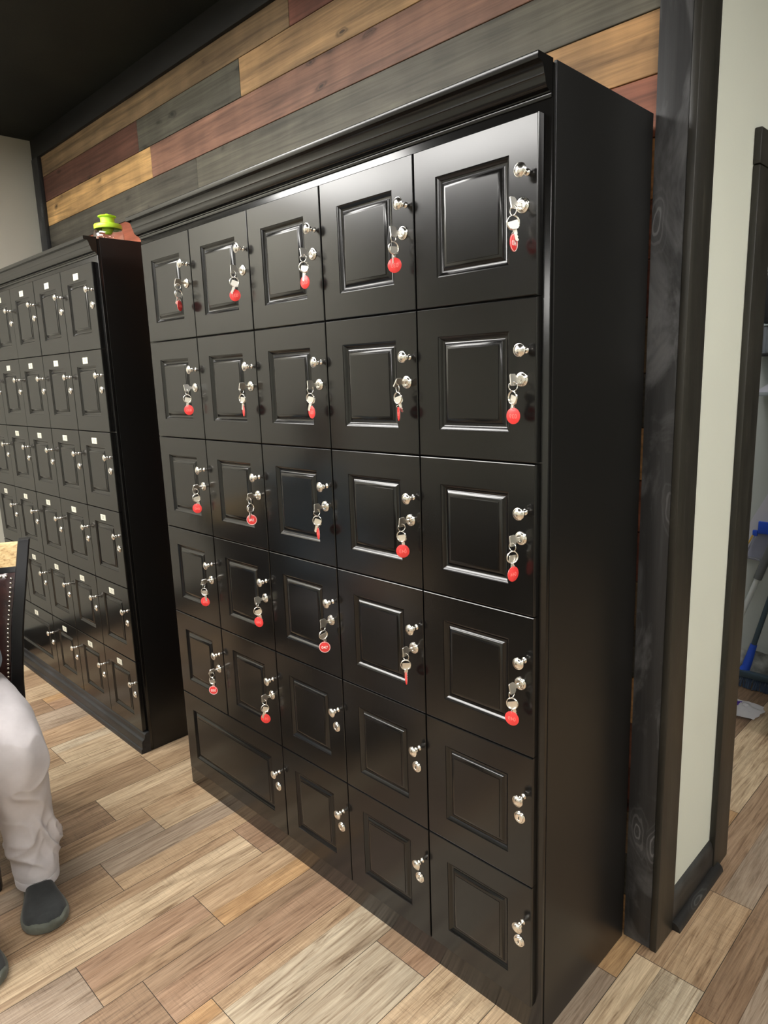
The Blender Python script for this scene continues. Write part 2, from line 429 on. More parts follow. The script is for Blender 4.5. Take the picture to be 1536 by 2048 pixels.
# wall behind the lockers: planks ----------------------------------
YW = .452
def build_planks():
    bm = B(); lst = []
    zr = [.171+1.983+.1278*k for k in range(-17, 6)]
    rows = {4: [(-2.0, .28, srgb(128, 104, 72)), (.28, 1.60, srgb(112, 66, 50))],
            3: [(-2.0, -.81, srgb(98, 62, 48)), (-.81, -.017, srgb(88, 86, 74)), (-.017, 1.60, srgb(176, 138, 88))],
            2: [(-2.0, -.71, srgb(205, 160, 92)), (-.71, 1.60, srgb(140, 99, 78))],
            1: [(-2.0, -.35, srgb(88, 84, 73)), (-.35, 1.60, srgb(98, 94, 80))],
            0: [(-2.0, .5, srgb(182, 92, 58)), (.5, 1.60, srgb(180, 134, 76))],
            -1: [(-2.0, 1.60, srgb(158, 92, 62))],
            -2: [(-2.0, 1.60, srgb(200, 140, 75))]}
    pal = [srgb(150, 88, 62), srgb(190, 140, 80), srgb(80, 76, 66), srgb(120, 96, 68), srgb(110, 60, 46)]
    for i in range(-17, 5):
        z0 = .171+1.983+.1278*i; z1 = z0+.1278
        if i == 4: z1 = 2.79
        if z1 < .02: continue
        z0 = max(z0, .002)
        for x0, x1, c in rows.get(i, [(-2.0, -.4+.2*(i % 3), pal[i % 5]), (-.4+.2*(i % 3), 1.60, pal[(i+3) % 5])]):
            lst.append((x0+.0006, x1-.0006, z0+.0012, z1-.0012, YW, c))
    quads(bm, lst, 'wall')
    box(bm, -2.1, 1.60, YW+.011, YW+.10, 0, CEIL, 0, 1)
    struct('wall_back', bm, [M['planks'], M['groove']])
build_planks()
bm = B(); box(bm, -2.11, 5.0, -5.0, 4.0, CEIL, CEIL+.1); struct('ceiling', bm, M['ceiling'])
bm = B(); box(bm, -2.0, 1.60, YW-.018, YW, 2.765, CEIL-.0, .002); struct('trim_1', bm, M['stain_x'], 30)     # fascia above planks
bm = B(); box(bm, -2.0, -1.915, YW-.022, YW, 0.0, 2.765, .002); struct('trim_2', bm, M['stain_z'], 30)      # corner board
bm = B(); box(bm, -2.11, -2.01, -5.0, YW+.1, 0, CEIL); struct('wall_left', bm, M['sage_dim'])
bm = B(); box(bm, -2.11, 5.0, -5.1, -5.0, 0, CEIL); struct('wall_front', bm, M['sage'])
bm = B(); box(bm, 5.0, 5.1, -5.0, 4.0, 0, CEIL); struct('wall_right', bm, M['sage'])
bm = B(); box(bm, -2.01, -1.995, -5.0, YW-.03, 0, .13, .003); struct('baseboard_left', bm, M['stain_y'], 30)
# partition facing the corridor, with the closet doorway
XP = 1.610
bm = B()
box(bm, XP-.10, XP, YW+.10, .895, 0, CEIL); box(bm, XP-.10, XP, 1.80, 4.0, 0, CEIL); box(bm, XP-.10, XP, .895, 1.80, 2.04, CEIL)
box(bm, 1.602, XP-.002, YW+.001, YW+.10, 0, CEIL)
struct('wall_corridor', bm, M['sage'])
bm = B(); box(bm, 1.61, 5.0, 3.9, 4.0, 0, CEIL); struct('wall_corridor_end', bm, M['charcoal'])  # unseen wall, coloured dark so the locker side panel reflects dark
bm = B(); box(bm, 1.5345, 1.607, .436, YW+.012, 0, CEIL, .002); struct('trim_3', bm, M['stain_z'], 30)        # front board of the pilaster
bm = B(); box(bm, 1.608, 1.626, .432, .540, 0, CEIL, .0025); struct('trim_4', bm, M['stain_side'], 30)       # its side board
# doorway casing
bm = B(); box(bm, XP, XP+.018, .838, .955, 0, 2.018, .003); box(bm, XP-.10, XP, .897, .915, 0, 2.03, .002); box(bm, XP, XP+.018, 1.78, 1.90, 0, 2.018, .003)
box(bm, XP, XP+.018, .836, 1.90, 2.020, 2.105, .003)
struct('door_1', bm, M['stain_side'], 30)
# baseboard on the corridor wall, with cap and quarter round shoe
bm = B()
def prof_y(bm, prof, y0, y1):
    a = [bm.verts.new((x, y0, z)) for x, z in prof]; b = [bm.verts.new((x, y1, z)) for x, z in prof]
    ring_faces(bm, a, b); bm.faces.new(a); bm.faces.new(b)
prof_y(bm, [(XP, 0), (XP+.014, 0), (XP+.014, .082), (XP+.011, .090), (XP+.009, .100), (XP+.004, .106), (XP, .108)], .541, .837)
struct('baseboard_corridor', bm, M['stain_y'], 30)
bm = B(); q = [(XP+.014, 0), (XP+.036, 0)] + [(XP+.014+.022*math.cos(t), .024*math.sin(t)) for t in [PI/2*i/6 for i in range(1, 7)]]
prof_y(bm, q, .541, .870); struct('trim_5', bm, M['stain_y'], 50)
# closet behind the doorway
bm = B(); box(bm, .30, XP-.10, 2.46, 2.56, 0, CEIL); struct('wall_closet_back', bm, M['closet'])
bm = B(); box(bm, .20, .30, .60, 2.56, 0, CEIL); struct('wall_closet_left', bm, M['closet'])
bm = B(); box(bm, .30, XP-.11, 2.445, 2.46, 0, .09, .003); struct('baseboard_closet', bm, M['stain_x'], 30)

# ------------------------------------------------------------------ ceiling lamps
def ceiling_lamp(x, y, sx, sy, st, label):
    e = empty('ceiling_light', (x, y, CEIL)); tag(e, label, 'ceiling light', 'white lamp panels in the ceiling')
    bm = B()
    for a in ((-sx/2-.03, -sx/2, -sy/2-.03, sy/2+.03), (sx/2, sx/2+.03, -sy/2-.03, sy/2+.03), (-sx/2, sx/2, -sy/2-.03, -sy/2), (-sx/2, sx/2, sy/2, sy/2+.03)):
        box(bm, *a, -.022, 0)
    obj('frame', bm, M['lampframe'], e)
    bm = B(); box(bm, -sx/2, sx/2, -sy/2, sy/2, -.016, -.006)
    m = M['lamp'].copy(); m.node_tree.nodes['Principled BSDF'].inputs['Emission Strength'].default_value = st
    obj('diffuser', bm, m, e)
LAMPLAB = ['flat white ceiling light panel closest above the tall black lockers', 'flat white ceiling light panel by the left wall in front of the plated lockers', 'flat white ceiling light panel at the far left of the room', 'flat white ceiling light panel in the middle of the room behind the camera',
           'flat white ceiling light panel above the photographer', 'flat white ceiling light panel at the front right of the room', 'flat white ceiling light panel in the corridor beside the closet door']
for L_, lb in zip(LAMPS, LAMPLAB): ceiling_lamp(*L_, lb)
CL = (1.0, 1.75, .3, .6, 16.0)
ceiling_lamp(*CL, 'small white ceiling light panel inside the broom closet')

# ------------------------------------------------------------------ LOCKER CABINETS
DW, DH, TOP = .3036, .31615, 1.983      # door pitch and z of the top of the door grid
PROF = [(0, 0), (.0004, .0014), (.0022, .0022), (.0048, .0038), (.0076, .0066), (.0100, .0076), (.0128, .0078), (.0142, .0072), (.0168, .0048), (.0200, .0028), (.0238, .0018), (.0248, .0016), (.0252, .0006), (.0262, .0004)]
def door_mesh(wd):
    bm = B(); g = .0014
    x0, x1, z1, z0 = g, wd-g, -g, -DH+g
    ox0, ox1, oz1, oz0 = .060, wd-.0636, -.060, -.256
    def ring(a, b, c, d, y): return [bm.verts.new(p) for p in ((a, y, c), (b, y, c), (b, y, d), (a, y, d))]
    prev = ring(x0, x1, z0, z1, .0185); bm.faces.new(prev)
    for i, y in ((0, .0022), (.0006, .0008), (.0020, 0)):
        r = ring(x0+i, x1-i, z0+i, z1-i, y); ring_faces(bm, prev, r); prev = r
    for d, y in PROF:
        r = ring(ox0+d, ox1-d, oz0+d, oz1-d, y); ring_faces(bm, prev, r); prev = r
    bm.faces.new(prev)
    return bm
YM = Matrix.Rotation(PI/2, 4, 'X')      # +z of a lathe -> -y (towards the room)
def knob_bm():
    bm = B()
    lathe(bm, [(0, 0), (.0062, 0), (.0062, .0012), (.0040, .0026), (.0026, .0060), (.0026, .0100), (.0056, .0112), (.0062, .0130), (.0050, .0150), (.0030, .0160), (.0034, .0190), (.0085, .0212), (.0122, .0228), (.0130, .0240),
               (.0126, .0252), (.0112, .0256), (.0106, .0262), (.0092, .0278), (.0060, .0294), (.0024, .0302), (0, .0304)], 28, YM)
    return bm
def lock_bm():
    bm = B()
    lathe(bm, [(.0138, 0), (.0142, .0012), (.0134, .0024), (.0112, .0030), (.0104, .0040), (.0100, .0052), (.0090, .0058), (.0062, .0056), (.0060, .0048), (0, .0048)], 28, YM)
    box(bm, -.0009, .0009, -.0054, -.0046, -.0032, .0032, 0, 1)
    return bm
ME = {}
def proto(name, bm, m, smooth):
    o = obj(name, bm, m, None, smooth); me = o.data; bpy.data.objects.remove(o)
    if name == 'door':
        at = me.attributes.get('sharp_edge') or me.attributes.new('sharp_edge', 'BOOLEAN', 'EDGE')
        ek = {tuple(sorted(e.vertices)): e.index for e in me.edges}
        for p in me.polygons:
            if abs(p.normal.y) > .9999 and p.area > .0015:
                p.use_smooth = False
                for k in p.edge_keys: at.data[ek[tuple(sorted(k))]].value = True
    return me
ME['door'] = proto('door', door_mesh(DW), M['lacquer'], 24)
ME['door2'] = proto('door', door_mesh(2*DW), M['lacquer'], 24)
ME['knob'] = proto('knob', knob_bm(), M['nickel'], 40)
ME['lock'] = proto('lock', lock_bm(), [M['nickel'], M['dark']], 40)
def child(name, me, parent, loc):
    o = bpy.data.objects.new(name, me); COL.objects.link(o); o.parent = parent; o.location = loc; return o
def arc(c, r, a0, a1, n_=6): return [(c[0]+r*math.cos(math.radians(a0+(a1-a0)*i/n_)), c[1]+r*math.sin(math.radians(a0+(a1-a0)*i/n_))) for i in range(n_+1)]
TZ = 2.068
CROWN = [(.022, 2.005), (.0175, 2.005), (.0165, 2.008), (.0165, 2.011), (.0130, 2.012), (.0125, 2.015)] + arc((.0135, 2.0310), .0170, -95, -182, 7) + \
        [(-.0045, 2.0335), (-.0050, 2.0350), (-.0065, 2.0360)] + arc((-.0360, 2.0350), .0290, 3, 40, 6) + [(-.0165, 2.0545), (-.0190, 2.0550), (-.0260, 2.0555), (-.0272, 2.058), (-.0272, 2.0665), (-.0260, TZ), (.022, TZ)]
BASEM = [(.020, 0), (-.022, 0), (-.022, .014), (-.020, .019), (-.016, .022), (-.0155, .050), (-.013, .056)] + arc((-.016, .070), .014, -60, 0, 5)[1:] + [(0, .080), (.004, .084), (.008, .086), (.020, .086)]
def cabinet(x_doors, label, base_moulding, plates):
    c = empty('locker_cabinet', (x_doors, 0, 0)); tag(c, label, 'locker cabinet')
    L0, L1 = -.034, 1.533
    bm = B(); box(bm, L0+.004, L1-.006, .034, .428, .002, TZ-.012); obj('carcass', bm, M['lacquer_side'], c)
    for s, xx in (('l', L0), ('r', L1-.006)):
        bm = B(); box(bm, xx, xx+.006, .0325, .430, 0, TZ, .0006); obj('side_panel', bm, M['lacquer_side'], c)
    bm = B(); box(bm, L0, L1-.001, .020, .0335, 0, TZ-.006, .0008); obj('face_frame', bm, M['lacquer'], c, 30)
    bm = B(); extrude_profile(bm, CROWN, L0, L1-.001); obj('crown_moulding', bm, M['lacquer'], c, 32)
    if base_moulding:
        bm = B(); extrude_profile(bm, BASEM, L0, L1); obj('base_moulding', bm, M['lacquer_base'], c, 32)
    num = 0
    for j in range(6):
        i = 0
        while i < 5:
            dbl = (j == 5 and i == 0); wd = DW*(2 if dbl else 1); num += 1
            d = child('door', ME['door2' if dbl else 'door'], c, (i*DW, 0, TOP-j*DH))
            rnd = random.Random(j*10+i+(100 if plates else 0))
            d.rotation_euler = (rnd.uniform(-.0015, .0015), rnd.uniform(-.001, .001), rnd.uniform(-.002, .002))
            child('knob', ME['knob'], d, (wd-.0236, 0, -.098))
            child('lock', ME['lock'], d, (wd-.0330, 0, -.153))
            if plates:
                bm = B(); box(bm, -.0235, .0235, -.0016, 0, -.0120, .0120, .0014)
                xs = [v for v in bm.verts]
                text_verts(bm, str(num), .019, Matrix.Translation((0, -.0018, 0)) @ YM, .0002, 1)
                p = obj('number_plate', bm, [M['plate'], M['plate_ink']], d)
                p.location = ((wd*.5-.002) if not dbl else wd*.62, 0, -.038)
            i += 2 if dbl else 1
    return c
M['lacquer_base'] = stained('black_painted_moulding', 0, (.020, .020, .021), (.055, .056, .06), .42, .35)
cabinet(0., 'tall black raised-panel locker cabinet standing nearest, with red key tags on its doors', False, False)
cabinet(-1.908, 'black locker cabinet further left with pale number plates and a green-lidded bottle on top', True, True)
# little metal catch tabs sticking out at the left edge of the tall lockers
for z, r, lb in ((1.983-.338, .010, 'round pale metal screw tab on the left edge of the tall lockers, upper one'), (1.983-.52, .006, 'tiny pale metal tab on the left edge of the tall lockers, lower one')):
    bm = B(); box(bm, -.060, -.034, .060, .0625, z-r*.7, z+r*.7, .001)
    lathe(bm, [(0, 0), (r*.5, 0), (r*.5, .0015), (0, .002)], 14, Matrix.Translation((-.050, .060, z)) @ YM, 1)
    tag(obj('metal_tab', bm, [M['brass'], M['steel']], None, 30), lb, 'metal tab', 'metal tabs beside the tall lockers')

# ------------------------------------------------------------------ KEY SETS
def disc(bm, c, R_, th, nrm, mi=0, seg=28):
    q = V(nrm).normalized().to_track_quat('Z', 'Y').to_matrix().to_4x4(); q.translation = V(c)
    lathe(bm, [(0, -th/2), (R_-.0004, -th/2), (R_, -th/2+.0003), (R_, th/2-.0003), (R_-.0004, th/2), (0, th/2)], seg, q, mi)
def key_flat(bm, head=.0100, blade=.021, hole=.003):
    """key in xz plane: head centred at origin, blade to +x"""
    pts = [(-.0075, -.0085), (-.0055, -.0100), (.0045, -.0100), (.0075, -.0070), (.0080, -.0038), (.0080+blade*.9, -.0034), (.0080+blade, 0), (.0080+blade, .0012),
           (.0080+blade*.88, .0030), (.0080+blade*.75, .0014), (.0080+blade*.62, .0032), (.0080+blade*.5, .0018), (.0080+blade*.36, .0034), (.0080, .0038), (.0075, .0070), (.0045, .0100), (-.0055, .0100), (-.0075, .0085)]
    a = [bm.verts.new((x, -.0009, z)) for x, z in pts]; b = [bm.verts.new((x, .0009, z)) for x, z in pts]
    ring_faces(bm, a, b); bm.faces.new(a); bm.faces.new(b)
    vs_ = set(a+b)
    n0 = len(bm.verts); torus(bm, (-.0035, 0, 0), .0034, .0009, (0, 1, 0), 0, 16, 6)
    return [v for v in bm.verts]
ORD = ['top', 'second', 'third', 'fourth', 'fifth']; COLN = ['leftmost', 'second', 'middle', 'fourth', 'rightmost']
def key_set(i, j, num, wdt, front, flip):
    lx = i*DW + DW-.0330; lz = TOP-j*DH-.153
    rnd = random.Random(i*7+j*31)
    e = empty('key_ring_set', (lx, -.030, lz))
    look = 'red tag %s' % num if front else ('edge-on red tag' if wdt < .3 else ('half-turned red tag' if wdt < .7 else 'red tag'))
    tag(e, 'keys with %s on %s door, %s row of tall lockers' % (look, COLN[i], ORD[j]), 'keys', 'keys with red tags hanging in the tall lockers')
    # key in the lock, flat in the vertical plane with some twist
    bm = B(); key_flat(bm, blade=.0118); tw = rnd.uniform(-.3, .6)
    xf(bm, bm.verts, Matrix.Rotation(tw, 4, 'Y') @ Matrix.Rotation(PI/2, 4, 'Z') @ Matrix.Diagonal((1.25, 1.3, 1.12, 1)))
    obj('key', bm, M['steel'], e, 30)
    va = math.atan2(2.25-lx, 1.156)          # azimuth of the viewer's side, from -y towards +x
    s = 1 if flip else -1
    def nrm(a): return V((math.sin(a), -math.cos(a), 0))
    a1 = va + rnd.choice([-1, 1])*rnd.uniform(.2, 1.25)
    c1 = V((rnd.uniform(-.001, .001), -.001, -.0125)); c2 = V((rnd.uniform(-.001, .001), -.001, -.0335)); tc = V((rnd.uniform(-.0015, .0015), 0, -.0685))
    bm = B(); torus(bm, c1, .0085, .0010, nrm(a1)); obj('small_ring', bm, M['nickel'], e, 60)
    a2 = va + rnd.uniform(-.9, .9)
    bm = B(); torus(bm, c2, .0122, .0011, nrm(a2)); torus(bm, c2+nrm(a2)*.0018, .0122, .0009, nrm(a2)); obj('split_ring', bm, M['nickel'], e, 60)
    # spare key hanging in the ring, blade down behind or beside the tag
    bm = B(); key_flat(bm); sw = rnd.uniform(-.45, .45)
    xf(bm, bm.verts, Matrix.Translation(c2+V((0, .002, -.004))) @ Matrix.Rotation(a2+rnd.uniform(-.3, .3), 4, 'Z') @ Matrix.Rotation(sw, 4, 'Y') @ Matrix.Rotation(PI/2, 4, 'Y'))
    obj('spare_key', bm, M['steel'], e, 30)
    ta = va + s*math.acos(max(.05, min(1, wdt)))
    n_ = nrm(ta)                              # the side towards the viewer
    fn = n_ if front else -n_                 # printed side
    bm = B(); disc(bm, tc, .0157, .0016, n_)
    torus(bm, tc+fn*.0008, .0147, .0006, n_, 1, 32, 6)
    torus(bm, tc+V((0, 0, .0118)), .0016, .0006, n_, 1, 12, 6)
    torus(bm, tc+V((0, 0, .0162)), .0034, .0005, nrm(ta+PI/2), 3, 14, 6)
    X = V((0, 0, 1)).cross(fn); m4 = Matrix((X, V((0, 0, 1)), fn)).transposed().to_4x4(); m4.translation = tc+fn*.0009+V((0, 0, -.001))
    text_verts(bm, num, .0120, m4, .00025, 1)
    X = V((0, 0, 1)).cross(-fn); m4 = Matrix((X, V((0, 0, 1)), -fn)).transposed().to_4x4(); m4.translation = tc-fn*.0009+V((0, 0, -.001))
    text_verts(bm, num, .0120, m4, .00020, 2, True)
    obj('tag', bm, [M['red'], M['white'], M['emboss'], M['steel']], e, 40)
WD = [[.45, .95, .72, .95, .42], [.92, .18, .52, .16, .82], [.92, .95, .22, .99, .66], [.90, .82, .99, .16, .92], [.92, .93]]
FR = {(4, 0), (1, 2), (2, 3), (0, 4)}; FL = {(4, 0), (0, 0), (4, 2)}
n0 = 30
for j, row in enumerate(WD):
    for i, wdt in enumerate(row):
        key_set(i, j, '%03d' % n0, wdt, (i, j) in FR, (i, j) in FL); n0 += 1

# ------------------------------------------------------------------ bottle on the far lockers
e = empty('drink_bottle', (-.545, .150, TZ)); tag(e, 'clear plastic bottle with lime green spout lid on the left locker cabinet', 'bottle')
bm = B(); k_ = 1.0
o_ = [(.050, 0), (.056, .006), (.058, .03), (.058, .060), (.054, .078), (.047, .088), (.046, .100)]
lathe(bm, [(0, 0)] + o_ + [(r-.002, h) for r, h in reversed(o_)] + [(0, .003)], 36)
obj('bottle_body', bm, M['clear'], e, 40)
bm = B(); lathe(bm, [(.0475, .088), (.052, .088), (.053, .091), (.053, .107), (.051, .111), (.030, .114), (.022, .1135), (.022, .085), (.019, .085), (.012, .066), (0, .062)], 36); obj('lid', bm, M['lime'], e, 35)
bm = B(); lathe(bm, [(0, .113), (.027, .113), (.026, .132), (.027, .146), (.034, .148), (.035, .151), (.033, .154), (.012, .157), (.007, .163), (.004, .166), (0, .167)], 28); obj('spout', bm, M['lime'], e, 35); e.scale = (1, 1, .76)

# ------------------------------------------------------------------ CHAIR (seen from the front left of its sitter)
FD = V((.925, -.38, 0)).normalized(); LD = V((-FD.y, FD.x, 0))    # facing, sitter's left
def fr(o, f, l, z): return V((o[0]+FD.x*f+LD.x*l, o[1]+FD.y*f+LD.y*l, z))
BL = (-.305, -.469)
def chair():
    e = wempty('side_chair', (BL[0]-.0, BL[1]-.0, 0)); tag(e, 'black wooden chair with oak top rail and brown leather back, the person sits on it', 'chair')
    Wc = .46
    P = lambda f, l, z: fr(BL, f, l, z)
    PW = [(-.345, -.475, 0), (-.318, -.475, .25), (-.305, -.469, .496), (-.312, -.454, .603), (-.325, -.436, .707), (-.350, -.402, .842), (-.385, -.363, .981), (-.392, -.356, .998)]
    PTH = []
    for x, y, z in PW:
        dv = V((x-BL[0], y-BL[1], 0)); PTH.append((dv.dot(FD), dv.dot(LD), z))
    def back(z):
        for a, b in zip(PTH, PTH[1:]):
            if z <= b[2]: t = max(0, (z-a[2])/(b[2]-a[2])); return a[0]+(b[0]-a[0])*t, a[1]+(b[1]-a[1])*t
        return PTH[-1][:2]
    def stile(l0):
        bm = B()
        pts = catmull(PTH, 6)
        rings = []
        for f, l_, z in pts:
            wd_ = .019; dp = .021; l = l_ if l0 == 0 else -Wc-l_
            rings.append([bm.verts.new(P(f+a, l+b, z)) for a, b in ((-dp, -wd_+.003), (-dp+.004, -wd_), (dp-.004, -wd_), (dp, -wd_+.003), (dp, wd_-.003), (dp-.004, wd_), (-dp+.004, wd_), (-dp, wd_-.003))])
        for a, b in zip(rings, rings[1:]): ring_faces(bm, a, b)
        bm.faces.new(rings[0]); bm.faces.new(rings[-1]); return bm
    for l in (0, -Wc): obj('back_stile', stile(l), M['chair_black'], e, 40)
    def panel(z0, z1, f0, f1, l0, l1, th, curve=.022, bow=0., nn=14, nz=10):
        bm = B(); g0, g1 = [], []
        for k in range(nz+1):
            t = k/nz; z = z0+(z1-z0)*t; fb, lb = back(z); fc = fb
            ra, rb = [], []
            for q_ in range(nn+1):
                s_ = q_/nn; l = (lb-.018)*(1-s_)+(-Wc-lb+.018)*s_; cv = -curve*math.sin(PI*s_)
                puff = bow*(math.sin(PI*s_)*math.sin(PI*t))**.35 if 0 < s_ < 1 and 0 < t < 1 else 0
                ra.append(bm.verts.new(P(fc+cv+th/2+puff, l, z))); rb.append(bm.verts.new(P(fc+cv-th/2, l, z)))
            g0.append(ra); g1.append(rb)
        for g in (g0, g1):
            for k in range(nz):
                for q_ in range(nn): bm.faces.new((g[k][q_], g[k][q_+1], g[k+1][q_+1], g[k+1][q_]))
        for k in range(nz):
            for q_ in (0, nn): bm.faces.new((g0[k][q_], g1[k][q_], g1[k+1][q_], g0[k+1][q_]))
        for q_ in range(nn):
            for k in (0, nz): bm.faces.new((g0[k][q_], g1[k][q_], g1[k][q_+1], g0[k][q_+1]))
        return bm
    obj('top_rail', panel(.909, .989, -.040, -.056, -.018, -Wc+.018, .020), M['oak'], e, 40)
    obj('rail_trim', panel(.890, .909, -.034, -.038, -.018, -Wc+.018, .024), M['chair_black'], e, 40)
    pad = obj('back_pad', panel(.52, .889, .004, -.034, -.019, -Wc+.019, .022, bow=.016, nn=24, nz=16), M['leather'], e, 60)
    obj('bottom_rail', panel(.49, .519, .004, .004, -.018, -Wc+.018, .026), M['chair_black'], e, 40)
    # nail heads along the pad's rim
    bm = B(); lathe(bm, [(.0048, 0), (.0046, .0012), (.0034, .0028), (.0016, .0036), (0, .0038)], 10)
    nm = proto('nail_head', bm, M['nail'], 60)
    spots = []
    for k in range(23):
        z = .535+.0152*k; spots.append((.024, z)); spots.append((.976, z))
    for k in range(1, 30): spots.append((.024+.952*k/30, .879))
    for s_, z in spots:
        fb, lb = back(z); l = (lb-.018)*(1-s_)+(-Wc-lb+.018)*s_; t = (z-.52)/(.889-.52)
        f = fb-.022*math.sin(PI*s_)+.011+.016*(math.sin(PI*s_)*math.sin(PI*min(max(t, .02), .98)))**.35
        n_ = child('nail_head', nm, pad, P(f-.0005, l, z)-V((BL[0], BL[1], 0))); n_.rotation_mode = 'QUATERNION'; n_.rotation_quaternion = FD.to_track_quat('Z', 'Y')
    def tapered(f, l, z0, z1, a, b):
        bm = B(); lo = [P(f+x, l+y, z0) for x, y in ((-a, -a), (a, -a), (a, a), (-a, a))]; hi = [P(f+x, l+y, z1) for x, y in ((-b, -b), (b, -b), (b, b), (-b, b))]
        A = [bm.verts.new(p) for p in lo]; C_ = [bm.verts.new(p) for p in hi]; ring_faces(bm, A, C_); bm.faces.new(A); bm.faces.new(C_)
        bmesh.ops.bevel(bm, geom=bm.edges[:], offset=.003, segments=2, affect='EDGES'); return bm
    for l in (-.085, -Wc+.085): obj('leg', tapered(.405, l, 0, .415, .014, .020), M['chair_black'], e, 40)
    bm = B(); box(bm, 0, .42, -Wc-.012, .012, .375, .424, .006); 
    for v in bm.verts: v.co = P(v.co.x, v.co.y, v.co.z)
    obj('seat_frame', bm, M['chair_black'], e, 40)
    bm = B(); box(bm, -.0, .432, -Wc-.016, .016, .425, .462, .016, 0, 4)
    for v in bm.verts: v.co = P(v.co.x, v.co.y, v.co.z)
    obj('seat', bm, M['leather'], e, 60)
    bm = B()
    box(bm, .0, .39, -.010, .010, .16, .19, .003); box(bm, .0, .39, -Wc-.010, -Wc+.010, .16, .19, .003); box(bm, .19, .21, -Wc, 0, .165, .185, .003)
    for v in bm.verts: v.co = P(v.co.x, v.co.y, v.co.z)
    obj('stretcher', bm, M['chair_black'], e, 40)
chair()

